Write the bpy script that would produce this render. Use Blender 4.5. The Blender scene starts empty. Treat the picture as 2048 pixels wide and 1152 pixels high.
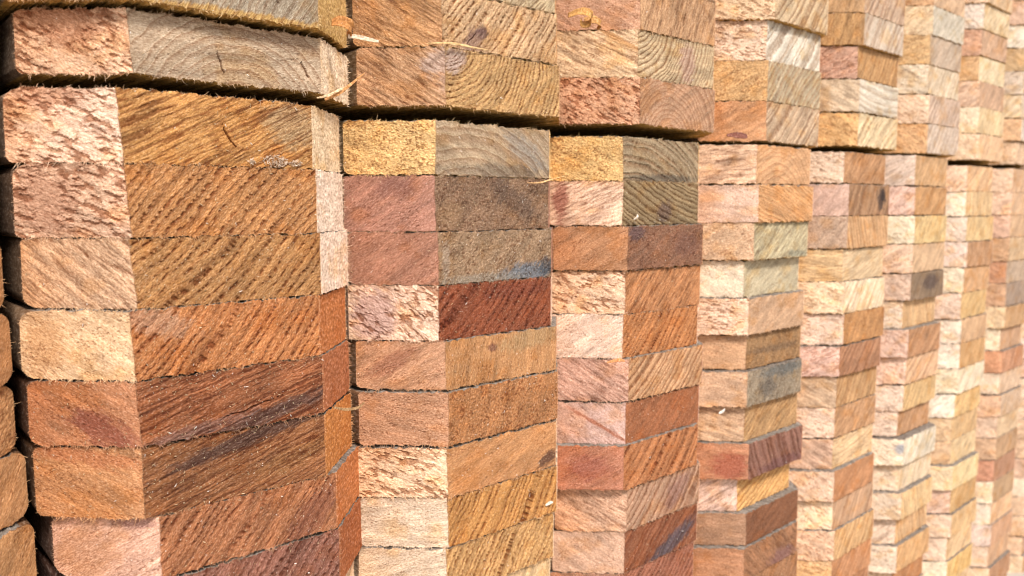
import bpy, math
import numpy as np
from mathutils import Vector, Matrix

# ------------------------------------------------------------------ camera, world, sun, exposure
scene = bpy.context.scene
MM = 0.001
cam_d = bpy.data.cameras.new("camera")
cam = bpy.data.objects.new("camera", cam_d)
scene.collection.objects.link(cam)
cam.location = (-91.9*MM, -313.7*MM, -43.3*MM)
YAW, PITCH = math.radians(41.736), math.radians(5.918)
fwd = Vector((math.sin(YAW)*math.cos(PITCH), math.cos(YAW)*math.cos(PITCH), -math.sin(PITCH)))
cam.rotation_euler = fwd.to_track_quat('-Z', 'Y').to_euler()
cam_d.sensor_width = 36
cam_d.lens = 28.05
cam_d.clip_start = 0.01
cam_d.clip_end = 200
cam_d.dof.use_dof = True
cam_d.dof.focus_distance = 0.37
cam_d.dof.aperture_fstop = 12.5
scene.camera = cam

world = bpy.data.worlds.new("World")
scene.world = world
world.use_nodes = True
wn = world.node_tree
for n in list(wn.nodes): wn.nodes.remove(n)
SUN_EL, SUN_AZ = math.radians(50), math.radians(198)      # azimuth clockwise from +Y
sky = wn.nodes.new('ShaderNodeTexSky'); sky.sky_type = 'NISHITA'; sky.sun_disc = False
sky.sun_elevation = SUN_EL; sky.sun_rotation = SUN_AZ
sky.air_density = 1.0; sky.dust_density = 4.0; sky.ozone_density = 0.6
bg = wn.nodes.new('ShaderNodeBackground'); bg.inputs['Strength'].default_value = 0.10
wo = wn.nodes.new('ShaderNodeOutputWorld')
wn.links.new(sky.outputs[0], bg.inputs[0]); wn.links.new(bg.outputs[0], wo.inputs[0])

sun_d = bpy.data.lights.new("sun", 'SUN'); sun_d.energy = 2.5; sun_d.angle = math.radians(10)
sun_d.color = (1.0, 0.97, 0.935)
sun = bpy.data.objects.new("sun", sun_d); scene.collection.objects.link(sun)
sdir = Vector((math.sin(SUN_AZ)*math.cos(SUN_EL), math.cos(SUN_AZ)*math.cos(SUN_EL), math.sin(SUN_EL)))
sun.rotation_euler = (-sdir).to_track_quat('-Z', 'Y').to_euler()
sun.location = (0, -3, 3)

scene.view_settings.view_transform = 'Standard'
scene.view_settings.look = 'None'
scene.view_settings.gamma = 1
scene.cycles.filter_width = 1.1
scene.view_settings.exposure = 0.64

# ------------------------------------------------------------------ measures (mm)
PITCHX = 140.0      # from stack to stack
WF = 76.7           # flat front of a board end
CH = 30.6           # 45 degree corner cut
LEN = 900.0         # board length going back
GROUND = -541.0
col = scene.collection

def srgb(h):
    v = np.array([int(h[i:i+2], 16) for i in (0, 2, 4)])/255.0
    return np.where(v <= .04045, v/12.92, ((v+.055)/1.055)**2.4)
def wood_colour(h, sat=.84):
    v = srgb(h)*ALB; l = v@np.array([.3, .55, .15]); return l+(v-l)*sat
ALB = 0.80          # displayed colour -> base colour

# ------------------------------------------------------------------ noise in numpy
_T = np.random.default_rng(11).random(65536).astype(np.float32)
def hsh(i, j, s):
    i = i.astype(np.int64); j = j.astype(np.int64)
    h = (i*73856093) ^ (j*19349663) ^ (s*83492791)
    h = (h ^ (h >> 13))*1274126177
    return _T[(h ^ (h >> 16)) & 65535]
def vn(x, y, s):
    xi = np.floor(x); yi = np.floor(y); fx = x-xi; fy = y-yi
    fx = fx*fx*(3-2*fx); fy = fy*fy*(3-2*fy)
    a = hsh(xi, yi, s); b = hsh(xi+1, yi, s); c = hsh(xi, yi+1, s); d = hsh(xi+1, yi+1, s)
    return (a*(1-fx)+b*fx)*(1-fy)+(c*(1-fx)+d*fx)*fy
def fbm(x, y, s, o=3):
    v = 0; a = .5; t = 0
    for k in range(o):
        v = v+a*vn(x*2**k, y*2**k, s+17*k); t += a; a *= .55
    return v/t
def cells(x, y, s):
    xi = np.floor(x); yi = np.floor(y)
    best = np.full(x.shape, 9.0); rid = np.zeros(x.shape); bx = np.zeros(x.shape)
    for dx in (-1, 0, 1):
        for dy in (-1, 0, 1):
            cx = xi+dx; cy = yi+dy
            px = cx+hsh(cx, cy, s)-x; py = cy+hsh(cx, cy, s+5)-y
            d = px*px+py*py; m = d < best
            best = np.where(m, d, best); rid = np.where(m, hsh(cx, cy, s+9), rid); bx = np.where(m, px, bx)
    return np.sqrt(best), rid, bx
def sstep(a, b, x):
    t = np.clip((x-a)/(b-a), 0, 1); return t*t*(3-2*t)

# ------------------------------------------------------------------ materials
def wood_material():
    m = bpy.data.materials.new("sawn_wood"); m.use_nodes = True
    t = m.node_tree; N = t.nodes; L = t.links
    for n in list(N): N.remove(n)
    out = N.new('ShaderNodeOutputMaterial'); b = N.new('ShaderNodeBsdfPrincipled')
    L.new(b.outputs[0], out.inputs[0])
    b.inputs['Roughness'].default_value = .82; b.inputs['Specular IOR Level'].default_value = .22
    def attr(n):
        a = N.new('ShaderNodeAttribute'); a.attribute_name = n; return a
    def mth(op, *v):
        q = N.new('ShaderNodeMath'); q.operation = op
        for i, x in enumerate(v):
            if isinstance(x, (int, float)): q.inputs[i].default_value = x
            else: L.new(x, q.inputs[i])
        return q.outputs[0]
    def mixc(f, a, bb, mode='MIX'):
        q = N.new('ShaderNodeMix'); q.data_type = 'RGBA'; q.blend_type = mode
        for i, x in ((0, f), (6, a), (7, bb)):
            if isinstance(x, (int, float)): q.inputs[i].default_value = x
            elif isinstance(x, tuple): q.inputs[i].default_value = (*x, 1)
            else: L.new(x, q.inputs[i])
        return q.outputs[2]
    tone = attr('tone').outputs['Color']
    w = attr('grain')                                     # x ring phase, y ring strength, z reddish wood and painted shade in hollows, pits, cracks
    sep = N.new('ShaderNodeSeparateXYZ'); L.new(w.outputs['Vector'], sep.inputs[0])
    ring, rs, crev = sep.outputs
    geo = N.new('ShaderNodeTexCoord')
    fib = attr('fibre').outputs['Vector']
    def noise(scale, det=2, rough=.6, along=None):
        n = N.new('ShaderNodeTexNoise'); n.inputs['Scale'].default_value = scale
        n.inputs['Detail'].default_value = det; n.inputs['Roughness'].default_value = rough
        if along is None: L.new(geo.outputs['Object'], n.inputs['Vector'])
        else:
            mp = N.new('ShaderNodeMapping'); mp.inputs['Scale'].default_value = along
            L.new(fib, mp.inputs['Vector']); L.new(mp.outputs[0], n.inputs['Vector'])
        return n.outputs['Fac']
    n1 = noise(260, 3); n2 = noise(1.0, 2, .65, (.75, 2.3, 1.0)); n3 = noise(1.0, 2, .6, (.22, 1.1, 1.0)); n4 = noise(1900, 1, .6)
    fr = mth('FRACT', mth('ADD', ring, mth('MULTIPLY', n1, .35)))
    prof = mth('POWER', fr, 2.2)
    edge = mth('MULTIPLY', mth('SUBTRACT', 1.0, fr), 9.0)
    prof = mth('MULTIPLY', prof, mth('MINIMUM', edge, 1.0))
    late = mixc(1.0, tone, (.52, .38, .29), 'MULTIPLY')
    c = mixc(mth('MULTIPLY', prof, rs), tone, late)
    dark = mixc(1.0, tone, (.40, .25, .17), 'MULTIPLY')
    c = mixc(crev, c, dark)
    f2 = N.new('ShaderNodeMapRange'); L.new(n2, f2.inputs[0])
    f2.inputs[1].default_value = .3; f2.inputs[2].default_value = .7; f2.inputs[3].default_value = .56; f2.inputs[4].default_value = 1.36
    f3 = N.new('ShaderNodeMapRange'); L.new(n3, f3.inputs[0])
    f3.inputs[1].default_value = .3; f3.inputs[2].default_value = .7; f3.inputs[3].default_value = .78; f3.inputs[4].default_value = 1.2
    f4 = N.new('ShaderNodeMapRange'); L.new(n4, f4.inputs[0])
    f4.inputs[1].default_value = .3; f4.inputs[2].default_value = .7; f4.inputs[3].default_value = .84; f4.inputs[4].default_value = 1.14
    ff = mth('MULTIPLY', mth('MULTIPLY', f2.outputs[0], f3.outputs[0]), f4.outputs[0])
    cmb = N.new('ShaderNodeCombineXYZ')
    L.new(mth('POWER', ff, .85), cmb.inputs[0]); L.new(ff, cmb.inputs[1]); L.new(mth('POWER', ff, 1.15), cmb.inputs[2])
    c = mixc(1.0, c, cmb.outputs[0], 'MULTIPLY')
    hi = N.new('ShaderNodeMapRange'); L.new(n2, hi.inputs[0])
    hi.inputs[1].default_value = .54; hi.inputs[2].default_value = .74; hi.inputs[3].default_value = 0; hi.inputs[4].default_value = .34
    c = mixc(mth('MULTIPLY', hi.outputs[0], mth('SUBTRACT', 1.0, crev)), c, mixc(.55, c, (.80, .70, .60)))
    L.new(c, b.inputs['Base Color'])
    bp = N.new('ShaderNodeBump'); bp.inputs['Strength'].default_value = .65; bp.inputs['Distance'].default_value = .0002
    L.new(n2, bp.inputs['Height']); L.new(bp.outputs[0], b.inputs['Normal'])
    return m
WOOD = wood_material()

def ground_material():
    m = bpy.data.materials.new("dusty_ground"); m.use_nodes = True
    t = m.node_tree; b = t.nodes['Principled BSDF']; b.inputs['Roughness'].default_value = .95
    n = t.nodes.new('ShaderNodeTexNoise'); n.inputs['Scale'].default_value = 9; n.inputs['Detail'].default_value = 8
    r = t.nodes.new('ShaderNodeValToRGB')
    r.color_ramp.elements[0].color = (.30, .27, .23, 1); r.color_ramp.elements[1].color = (.52, .47, .40, 1)
    t.links.new(n.outputs[0], r.inputs[0]); t.links.new(r.outputs[0], b.inputs['Base Color'])
    return m

# ------------------------------------------------------------------ mesh helper
def np_mesh(name, V, F, tone, grain, smooth=False, counts=None, fibre=None):
    """V (n,3) metres; F flat quad array (m,4) or (flat, counts)"""
    me = bpy.data.meshes.new(name)
    if counts is None:
        flat = F.ravel(); counts = np.full(len(F), F.shape[1], np.int32)
    else: flat = F
    me.vertices.add(len(V)); me.vertices.foreach_set('co', V.astype(np.float32).ravel())
    me.loops.add(len(flat)); me.loops.foreach_set('vertex_index', flat.astype(np.int32))
    me.polygons.add(len(counts))
    st = np.concatenate([[0], np.cumsum(counts)[:-1]]).astype(np.int32)
    me.polygons.foreach_set('loop_start', st)
    me.polygons.foreach_set('use_smooth', np.full(len(counts), smooth, dtype=bool))
    me.update(calc_edges=True)
    a = me.attributes.new('tone', 'FLOAT_COLOR', 'POINT')
    a.data.foreach_set('color', np.concatenate([tone, np.ones((len(V), 1))], 1).astype(np.float32).ravel())
    g = me.attributes.new('grain', 'FLOAT_VECTOR', 'POINT')
    g.data.foreach_set('vector', grain.astype(np.float32).ravel())
    if fibre is None: fibre = V*1000
    q = me.attributes.new('fibre', 'FLOAT_VECTOR', 'POINT')
    q.data.foreach_set('vector', fibre.astype(np.float32).ravel())
    me.materials.append(WOOD)
    return me

# ------------------------------------------------------------------ grain of a cut face
def face_grain(S, Z, st, seed, hue):
    """S, Z in mm in the plane of the cut. Returns height, ring, ring strength, crevice, light variation."""
    typ, ang, sp, cen = st
    a = math.radians(ang); ca, sa = math.cos(a), math.sin(a)
    if cen is None:
        Rc = 230.0; side = -1 if (seed % 3) else 1
        cx, cz = side*sa*Rc, -side*ca*Rc+13
    else: cx, cz = cen
    wx = S+3.4*(fbm(S/13, Z/10, seed+1)-.5); wz = Z+3.4*(fbm(S/13, Z/10, seed+2)-.5)
    rad = np.hypot(wx-cx, wz-cz)
    spv = sp*(1.0+.35*(vn(rad/14, rad*0, seed+3)-.5))
    q = rad/sp+1.5*vn(rad/11, rad*0, seed+3)+.55*vn(rad/3.1, rad*0, seed+33)
    U = (S*ca+Z*sa)+1.2*fbm(S/6, Z/6, seed+4); V = -S*sa+Z*ca+1.0*fbm(S/5, Z/5, seed+5)
    lowf = fbm(S/14, Z/8, seed+6); strk = fbm(U/16, V/2.6, seed+36)-.5
    fine = fbm(S/.75, Z/.75, seed+7, 2)-.5
    h = .16*fine; crev = np.zeros_like(S); rs = np.zeros_like(S)+.3; lum = (.9+.24*lowf)*(1+.75*strk)
    if typ == 't':      # torn scaly fibres: pale flake tips over darker torn hollows
        g = sstep(.28, .5, fbm(S/10, Z/7, seed+8))*.7+.3
        f1, rid, bx = cells(U/3.4, V/1.05, seed+10)
        f1b, ridb, bxb = cells(U/1.7+7, V/.7, seed+12)
        hol = sstep(.48, .6, rid)*sstep(.42, .53, fbm(U/5, V/1.6, seed+13))
        h = h*.6+g*(-.42*hol+.18*(.5-f1)-.30*bx+.12*(ridb-.5))
        crev = np.clip(.8*hol*g+.45*sstep(.5, .8, f1)*g+.2*sstep(.75, .9, ridb), 0, .9)
        lum = lum*(1.26+.22*g*(ridb-.5)-.18*g*bx); rs = rs*.4
    elif typ == 'v':    # velvety, with fine short nicks along the grain
        sp2 = sstep(.66, .76, fbm(U/1.1, V/.42, seed+9, 2))*sstep(.35, .6, fbm(S/7, Z/6, seed+15))
        h = h*.7+.12*(fbm(U/2.5, V/.7, seed+8)-.5)-.22*sp2; crev = .6*sp2; rs = rs*.8
        lum = lum*(.9+.3*fbm(U/6, V/1.2, seed+14))
    elif typ == 'z':    # fine even fuzz
        U = S*.55+5; V = Z*.3; h = .30*(fbm(S/.8, Z/.8, seed+9, 2)-.5); crev = .3*sstep(.68, .8, fbm(S/.7, Z/.7, seed+8, 2)); rs = rs*.25; lum = .98+.12*lowf
    elif typ == 'l':    # ridged fibres along lines
        f = fbm(U/7, V/.8, seed+8)-.5
        h = h+.5*f+.1*(fbm(U/2, V/.5, seed+9)-.5)
        crev = .6*sstep(.05, .25, -f)+.6*sstep(.64, .8, fbm(U/1.6, V/.6, seed+10)); lum = lum*(1.04+.7*f); rs = rs*1.4
    elif typ == 'p':    # rows of torn pits along the rings
        fr = q-np.floor(q); band = np.exp(-((fr-.74)/.17)**2); m = np.exp(-((fr-.84)/.12)**2)
        along = vn(U/.8, np.floor(q)*3.7, seed+8)
        reg = .35+.65*sstep(.3, .6, fbm(S/12, Z/9, seed+12))
        pit = m*sstep(.42, .72, along)*reg
        fl, rid, bx = cells(U/1.6, V/.55, seed+10)
        h = h-.75*pit+.16*(rid-.5)+.2*m-.16*bx
        loose = sstep(.66, .76, fbm(U/1.4, V/.6, seed+11, 2))*(.3+.7*band)
        h = h-.35*loose; crev = np.clip(.42*band*reg+.95*pit+.6*loose, 0, 1); rs = rs*0+.5
        lum = lum*(1.12+.26*(rid-.5)-.1*band)
    elif typ == 'r':    # clean arcs
        fr = q-np.floor(q)
        h = h*.6-.10*np.exp(-((fr-.9)/.12)**2)+.07*(fbm(S/.5, Z/2.5, seed+8)-.5)
        nick = sstep(.70, .82, fbm(U/2.2, V/.5, seed+9)); h = h-.2*nick; crev = .5*nick; rs = rs*0+1.0
    elif typ == 's':    # broad stripes, ridged
        fr = q-np.floor(q); m = np.exp(-((fr-.85)/.16)**2)
        pit = m*sstep(.35, .8, vn(U/.8, np.floor(q)*3.7, seed+8))
        comb = np.sin(U*2*math.pi/1.1)
        h = h-.3*m-.3*pit+.05*comb; crev = .5*m+.5*pit; rs = rs*0+.9; lum = lum*(.95+.3*fbm(U/5, V/.6, seed+9))
    elif typ == 'g':    # gritty
        f1, rid, bx = cells(S/1.0, Z/.8, seed+10)
        h = h+.36*(rid-.5)+.3*(fbm(S/2, Z/2, seed+9)-.5)
        crev = .75*sstep(.62, .85, rid)*sstep(.4, .6, fbm(S/5, Z/5, seed+16))+.35*sstep(.6, 1, f1); lum = lum*(1+.3*(hsh(np.floor(S*1.3), np.floor(Z*1.7), seed)-.5)); rs = rs*.7
    elif typ == 'h':    # coarse streaks along the board with torn bits
        f = fbm(U/12, V/.7, seed+8)-.5
        f1, rid, bx = cells(U/3.0, V/.7, seed+10)
        h = h+.5*f+.3*(rid-.5)*sstep(.4, .6, fbm(S/8, Z/6, seed+9))
        crev = np.clip(.75*sstep(.02, .2, -f)+.5*sstep(.74, .88, rid), 0, 1); lum = lum*(1+.5*f); rs = rs*1.2
    return h, q, rs, crev, lum, U, V

TOPCOL, BOTCOL = srgb('8E857B')*ALB, srgb('C89A50')*ALB

def board_mesh(W, t, res, cL, cF, cR, sL, sF, sR, seed, rads, stains=(), coarseR=True, amp=1.0, gap_shade=False, chl=CH, cracks=(), tame=1.0):
    rng = np.random.default_rng(seed)
    r2 = math.sqrt(2); ora = float(rng.random())*.75; tl = 1.3 if coarseR is False and seed < 4000 else 0.0
    tl += float(rng.normal(0, .7))
    nL = max(6, int(chl*r2/res)); nF = max(10, int(WF/res)); nR = max(3, int(CH*r2/(res*(3.0 if coarseR else 1.0))))
    nz = max(6, int(t/res))
    zz = np.linspace(0, 1, nz+1)
    # denser rows near the eased edges
    zz = zz-.035*np.sin(zz*2*math.pi)/(1)
    z = zz*t
    def inset(rt, rb):
        o = np.zeros_like(z)
        d = t-z; m = d < rt; o[m] = rt-np.sqrt(np.maximum(rt**2-(rt-d[m])**2, 0))
        m = z < rb; o[m] = rb-np.sqrt(np.maximum(rb**2-(rb-z[m])**2, 0))
        return o
    iL = inset(rads[0], rads[1]); iR = inset(rads[2], rads[3])
    wv = (vn(z/4, z*0, seed+50)-.5)*1.0+(vn(z/1.1, z*0, seed+51)-.5)*.7
    wv2 = (vn(z/4, z*0, seed+52)-.5)*1.0+(vn(z/1.1, z*0, seed+53)-.5)*.6
    uL = np.linspace(0, 1, nL+1)[:-1]; uF = np.linspace(0, 1, nF+1)[:-1]; uR = np.linspace(0, 1, nR+1)
    xa = (-WF/2-chl+iL)[:, None]; bl = (-WF/2-tl*(z/t-.5))[:, None]; xb = bl+(.35*wv)[:, None]; xc = (WF/2+.35*wv2)[:, None]; xd = (WF/2+CH-iR)[:, None]
    X = np.concatenate([xa+(xb-xa)*uL, xb+(xc-xb)*uF, xc+(xd-xc)*uR], 1)
    Z = np.repeat(z[:, None], X.shape[1], 1)
    fac = np.concatenate([np.zeros(nL), np.ones(nF), np.full(nR+1, 2)])[None, :]*np.ones_like(X)
    Y = np.where(X < 0, np.maximum(0, bl-X), np.maximum(0, X-WF/2))
    S = np.where(fac == 0, -WF/2+(X+WF/2)*r2, np.where(fac == 2, WF/2+(X-WF/2)*r2, X))
    H = np.zeros_like(X); Q = np.zeros_like(X); FU = np.zeros_like(X); FV = np.zeros_like(X); RS = np.zeros_like(X); CR = np.zeros_like(X); tone = np.zeros((*X.shape, 3))
    for i, (stl, c) in enumerate(((sL, cL), (sF, cF), (sR, cR))):
        m = fac == i
        h, q, rs, cr, lum, fu, fv = face_grain(S[m], Z[m], stl, seed+i*101, c)
        FU[m] = fu; FV[m] = fv; H[m] = h; Q[m] = q; RS[m] = rs; CR[m] = cr
        hv = fbm(S[m]/11, Z[m]/9, seed+70+i)
        warm = c*np.array([.95, .80, .58]); cool = np.minimum(c*np.array([1.14, 1.14, 1.14]), .85)
        k1 = sstep(.5, .8, hv)[:, None]*.75; k2 = sstep(.5, .2, hv)[:, None]*.6
        tt = c*(1-k1)+warm*k1; tt = tt*(1-k2)+cool*k2
        if i == 0:      # orange towards the outer corner, paler close to the ridge
            e = (S[m]+WF/2)/(CH*r2)*-1
            k3 = (sstep(.45, 1.05, e+.5*(fbm(S[m]/9, Z[m]/7, seed+75)-.5))*ora)[:, None]; tt = tt*(1-k3)+tt*np.array([.86, .66, .45])*k3
            k4 = (sstep(.26, .0, e+.25*(fbm(S[m]/2, Z[m]/2, seed+76)-.5))*.45)[:, None]; tt = tt*(1-k4)+np.minimum(tt*1.25+.03, .8)*k4
        tone[m] = tt*lum[:, None]
    for (face, sx, sz, rx, rz, an, hx, stg) in stains:
        m = fac == face; a = math.radians(an)
        dx = S[m]-sx; dz = Z[m]-sz
        u = (dx*math.cos(a)+dz*math.sin(a))/rx; v = (-dx*math.sin(a)+dz*math.cos(a))/rz
        d = np.sqrt(u*u+v*v)+.5*(fbm(S[m]/4, Z[m]/3, seed+90)-.5)+.9*(fbm(FU[m]/5, FV[m]/.7, seed+91)-.5)
        k = (sstep(1.15, .55, d)*stg)[:, None]
        tone[m] = tone[m]*(1-k)+wood_colour(hx)*k
        if stg > .9: H[m] *= (1-k[:, 0]*.7); CR[m] *= (1-k[:, 0]*.8)
    for (face, sx, sz, ln, an) in cracks:
        m = fac == face; a = math.radians(an)
        dx = S[m]-sx; dz = Z[m]-sz
        u = dx*math.cos(a)+dz*math.sin(a); v = -dx*math.sin(a)+dz*math.cos(a)+1.2*(vn(u/2.2, u*0, seed+95)-.5)
        k = sstep(.42, .1, np.abs(v)/(1-np.clip(np.abs(u)/ln, 0, .99)**2))*(np.abs(u) < ln)
        H[m] -= .9*k; CR[m] = np.maximum(CR[m], k)
    # irregular long edges
    for row, sg in ((0, 1), (-1, -1)):
        e = (fbm(S[row]/2.6, S[row]*0, seed+60+sg, 3)-.45)*2.1+(vn(S[row]/.5, S[row]*0, seed+63)-.5)*.6
        lim = .6
        Z[row] = Z[row]+np.where(e*sg > 0, e, -sg*np.minimum(np.abs(e), lim))*1.0
        H[row] -= .75*sstep(.35, .75, vn(S[row]/5, S[row]*0, seed+67))*vn(S[row]/.6, S[row]*0, seed+66)-.05
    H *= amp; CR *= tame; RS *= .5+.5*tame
    nx = np.where(X < -WF/2, -1/r2, np.where(X > WF/2, 1/r2, 0.0)); ny = -np.where(np.abs(X) > WF/2, 1/r2, 1.0)
    Y2 = Y+H*ny+.0; X2 = X+H*nx
    # keep the side ends from bulging
    X2[:, 0] = X[:, 0]; X2[:, -1] = X[:, -1]
    R_, C_ = X.shape
    V = np.stack([X2, Y2, Z], -1).reshape(-1, 3); idx = np.arange(R_*C_).reshape(R_, C_)
    F = np.stack([idx[:-1, :-1], idx[:-1, 1:], idx[1:, 1:], idx[1:, :-1]], -1).reshape(-1, 4)
    T = tone.reshape(-1, 3); G = np.stack([Q, RS, CR], -1).reshape(-1, 3)
    # sides: follow the border backwards
    bd = np.concatenate([idx[0, :], idx[1:, -1], idx[-1, -2::-1], idx[-2:0:-1, 0]])
    kind = np.concatenate([np.zeros(C_), np.ones(R_-1), np.full(C_-1, 2), np.full(R_-2, 1)])
    sc = np.where((kind == 0)[:, None], BOTCOL, np.where((kind == 2)[:, None], TOPCOL, (cL*.6+cF*.4)*(.38 if gap_shade else .62)))  # side faces of the left stacks darkened, gap shade painted in
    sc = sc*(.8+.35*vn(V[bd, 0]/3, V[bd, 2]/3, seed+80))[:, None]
    Vs, Ts, Gs, Fs = [V], [T], [G], [F]; FB = [np.stack([FU, FV, fac*3.0+seed % 97], -1).reshape(-1, 3)]
    prev = bd; base = len(V); nb = len(bd)
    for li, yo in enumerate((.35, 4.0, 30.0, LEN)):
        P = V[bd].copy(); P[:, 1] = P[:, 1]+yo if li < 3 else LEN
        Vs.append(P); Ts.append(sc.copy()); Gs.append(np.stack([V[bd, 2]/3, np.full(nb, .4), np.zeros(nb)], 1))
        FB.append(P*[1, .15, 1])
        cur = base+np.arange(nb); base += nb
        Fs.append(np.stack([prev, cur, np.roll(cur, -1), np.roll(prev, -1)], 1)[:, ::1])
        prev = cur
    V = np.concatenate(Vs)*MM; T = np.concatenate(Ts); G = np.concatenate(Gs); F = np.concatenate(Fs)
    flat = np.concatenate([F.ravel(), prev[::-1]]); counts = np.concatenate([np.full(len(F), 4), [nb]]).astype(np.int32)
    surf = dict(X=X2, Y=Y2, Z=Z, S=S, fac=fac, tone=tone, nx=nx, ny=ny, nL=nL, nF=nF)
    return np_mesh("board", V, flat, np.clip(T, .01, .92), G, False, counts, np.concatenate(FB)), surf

def simple_board_mesh(c, t):
    w, o = WF/2, WF/2+CH
    pl = [(-o, LEN), (-o, CH), (-w, 0), (w, 0), (o, CH), (o, LEN)]
    V = np.array([(x, y, z) for z in (0, t) for x, y in pl])*MM
    flat = [5, 4, 3, 2, 1, 0]+[6, 7, 8, 9, 10, 11]; cnt = [6, 6]
    for i in range(6):
        j = (i+1) % 6; flat += [i, j, j+6, i+6]; cnt.append(4)
    return np_mesh("board", V, np.array(flat), np.tile(c, (12, 1)), np.tile([0., 0., 0.], (12, 1)), False, np.array(cnt, np.int32))

# ------------------------------------------------------------------ fibres and crumbs
class Blades:
    def __init__(s): s.V = []; s.F = []; s.T = []; s.n = 0
    def add(s, P, D, N, ln, wd, c, bend, rng):
        """slender three-sided splinters; P base, D direction, N any normal, all (n,3) mm"""
        n = len(P)
        if n == 0: return
        D = D/np.linalg.norm(D, axis=1)[:, None]
        A = np.cross(D, N); A /= np.linalg.norm(A, axis=1)[:, None]+1e-9; Bn = np.cross(D, A)
        ln = ln[:, None]; wd = wd[:, None]
        mid = P+D*ln*.55+bend*.3; tip = P+D*ln+bend
        ring0 = [P-D*.15+A*wd*.5, P-D*.15-A*wd*.25+Bn*wd*.4, P-D*.15-A*wd*.25-Bn*wd*.4]
        ring1 = [mid+A*wd*.38, mid-A*wd*.19+Bn*wd*.3, mid-A*wd*.19-Bn*wd*.3]
        V = np.stack(ring0+ring1+[tip], 1).reshape(-1, 3)
        o = s.n+np.arange(n)[:, None]*7
        tri = np.array([0, 1, 4, 0, 4, 3, 1, 2, 5, 1, 5, 4, 2, 0, 3, 2, 3, 5, 3, 4, 6, 4, 5, 6, 5, 3, 6])
        s.F.append((o+tri[None, :]).reshape(-1, 3)); s.V.append(V); s.T.append(np.repeat(c, 7, 0)); s.n += 7*n
    def mesh(s, name):
        V = np.concatenate(s.V)*MM
        return np_mesh(name, V, np.concatenate(s.F), np.clip(np.concatenate(s.T), .01, .95), np.zeros((len(V), 3)))

def fibres(surf, seed, dens, cL, k):
    rng = np.random.default_rng(seed+7)
    B = Blades(); X, Y, Z = surf['X'], surf['Y'], surf['Z']; R_, C_ = X.shape
    big = 1.0
    def pick(rows, cols): return np.stack([X[rows, cols], Y[rows, cols], Z[rows, cols]], 1)
    def go(rows, cols, D, lmin, lmax, pale, wdr=(.12, .32), bs=.35):
        n = len(cols)
        if n == 0: return
        P = pick(rows, cols); D = D+rng.normal(0, .45, (n, 3))
        ln = lmin+(lmax-lmin)*rng.random(n)**2.5
        c = surf['tone'][rows, cols]*(1-pale)+np.array(cL)*pale
        c = c*(.8+.5*rng.random(n))[:, None]
        B.add(P, D, np.tile([[.3, 1., .2]], (n, 1))+rng.normal(0, .3, (n, 3)), ln, rng.uniform(*wdr, n), c, rng.normal(0, bs, (n, 3))*ln[:, None], rng)
    nl, nf = surf['nL'], surf['nF']
    m = surf.get('clump')
    def along(n, lo, hi):       # clustered positions
        c = rng.integers(lo, hi, max(2, n//14)); p = rng.choice(c, n)+rng.normal(0, (hi-lo)*.03, n)
        u = rng.integers(lo, hi, n); s_ = rng.random(n) < .5
        return np.clip(np.where(s_, p, u), lo, hi-1).astype(int)
    n = int(70*dens); cc = along(n, 0, nl); nn = np.array([[-.5, -.8, -.8]])
    go(np.zeros(n, int), cc, np.tile(nn, (n, 1)), .4, 3.0, .6)
    n = int(85*dens); cc = along(n, nl, nl+nf)
    go(np.zeros(n, int), cc, np.tile([[.1, -.7, -.9]], (n, 1)), .3, 2.2, .4)
    n = int(110*dens); cc = along(n, 0, nl+nf)
    go(np.full(n, R_-1), cc, np.tile([[0, -.9, .6]], (n, 1)), .3, 2.2, .6)
    n = int(60*dens); rr = rng.integers(0, R_, n)         # ridge left
    go(rr, np.full(n, nl), np.tile([[-.3, -1., 0]], (n, 1)), .2, .9, .6)
    n = int(60*dens); rr = rng.integers(0, R_, n)         # ridge right
    go(rr, np.full(n, nl+nf), np.tile([[.9, -.6, 0]], (n, 1)), .2, .9, .5)
    n = int((90 if k == 0 else 30)*dens); rr = rng.integers(0, R_, n)         # right end
    go(rr, np.full(n, C_-1), np.tile([[1., -.5, 0]], (n, 1)), .3, 1.8, .6)
    n = int(40*dens); rr = rng.integers(0, R_, n)
    go(rr, np.zeros(n, int), np.tile([[-1., -.5, 0]], (n, 1)), .2, .9, .5)
    n = int(220*dens)           # hairs lying on the cut
    go(rng.integers(0, R_, n), rng.integers(0, nl+nf, n), rng.normal(0, 1, (n, 3))*[1, .25, .8]+[0, -.25, 0], .25, 1.4, .4, (.08, .2))
    return B.mesh("frayed_fibres")

DUST = Blades()
def crumbs(surf, org, seed, n, spread=(0., 1.)):
    rng = np.random.default_rng(seed+19)
    X, Y, Z = surf['X'], surf['Y'], surf['Z']; R_, C_ = X.shape
    rr = rng.integers(1, R_-1, n); cc = np.where(rng.random(n) < .82, rng.integers(surf['nL'], surf['nL']+surf['nF'], n), rng.integers(0, surf['nL'], n))
    P = np.stack([X[rr, cc], Y[rr, cc]-.12, Z[rr, cc]], 1)+org
    a = rng.random(n)*6.28
    D = np.stack([np.cos(a), -.15-.3*rng.random(n), np.sin(a)], 1)
    ln = .25+1.3*rng.random(n)**4
    c = srgb('E6C9A0')*ALB*(.6+.4*rng.random(n))[:, None]; w = rng.random(n) < .12; c[w] = srgb('F4EEE4')*.9
    DUST.add(P, D, np.tile([[0, 1., 0]], (n, 1)), ln, rng.uniform(.12, .38, n), c, rng.normal(0, .15, (n, 3)), rng)

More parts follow.
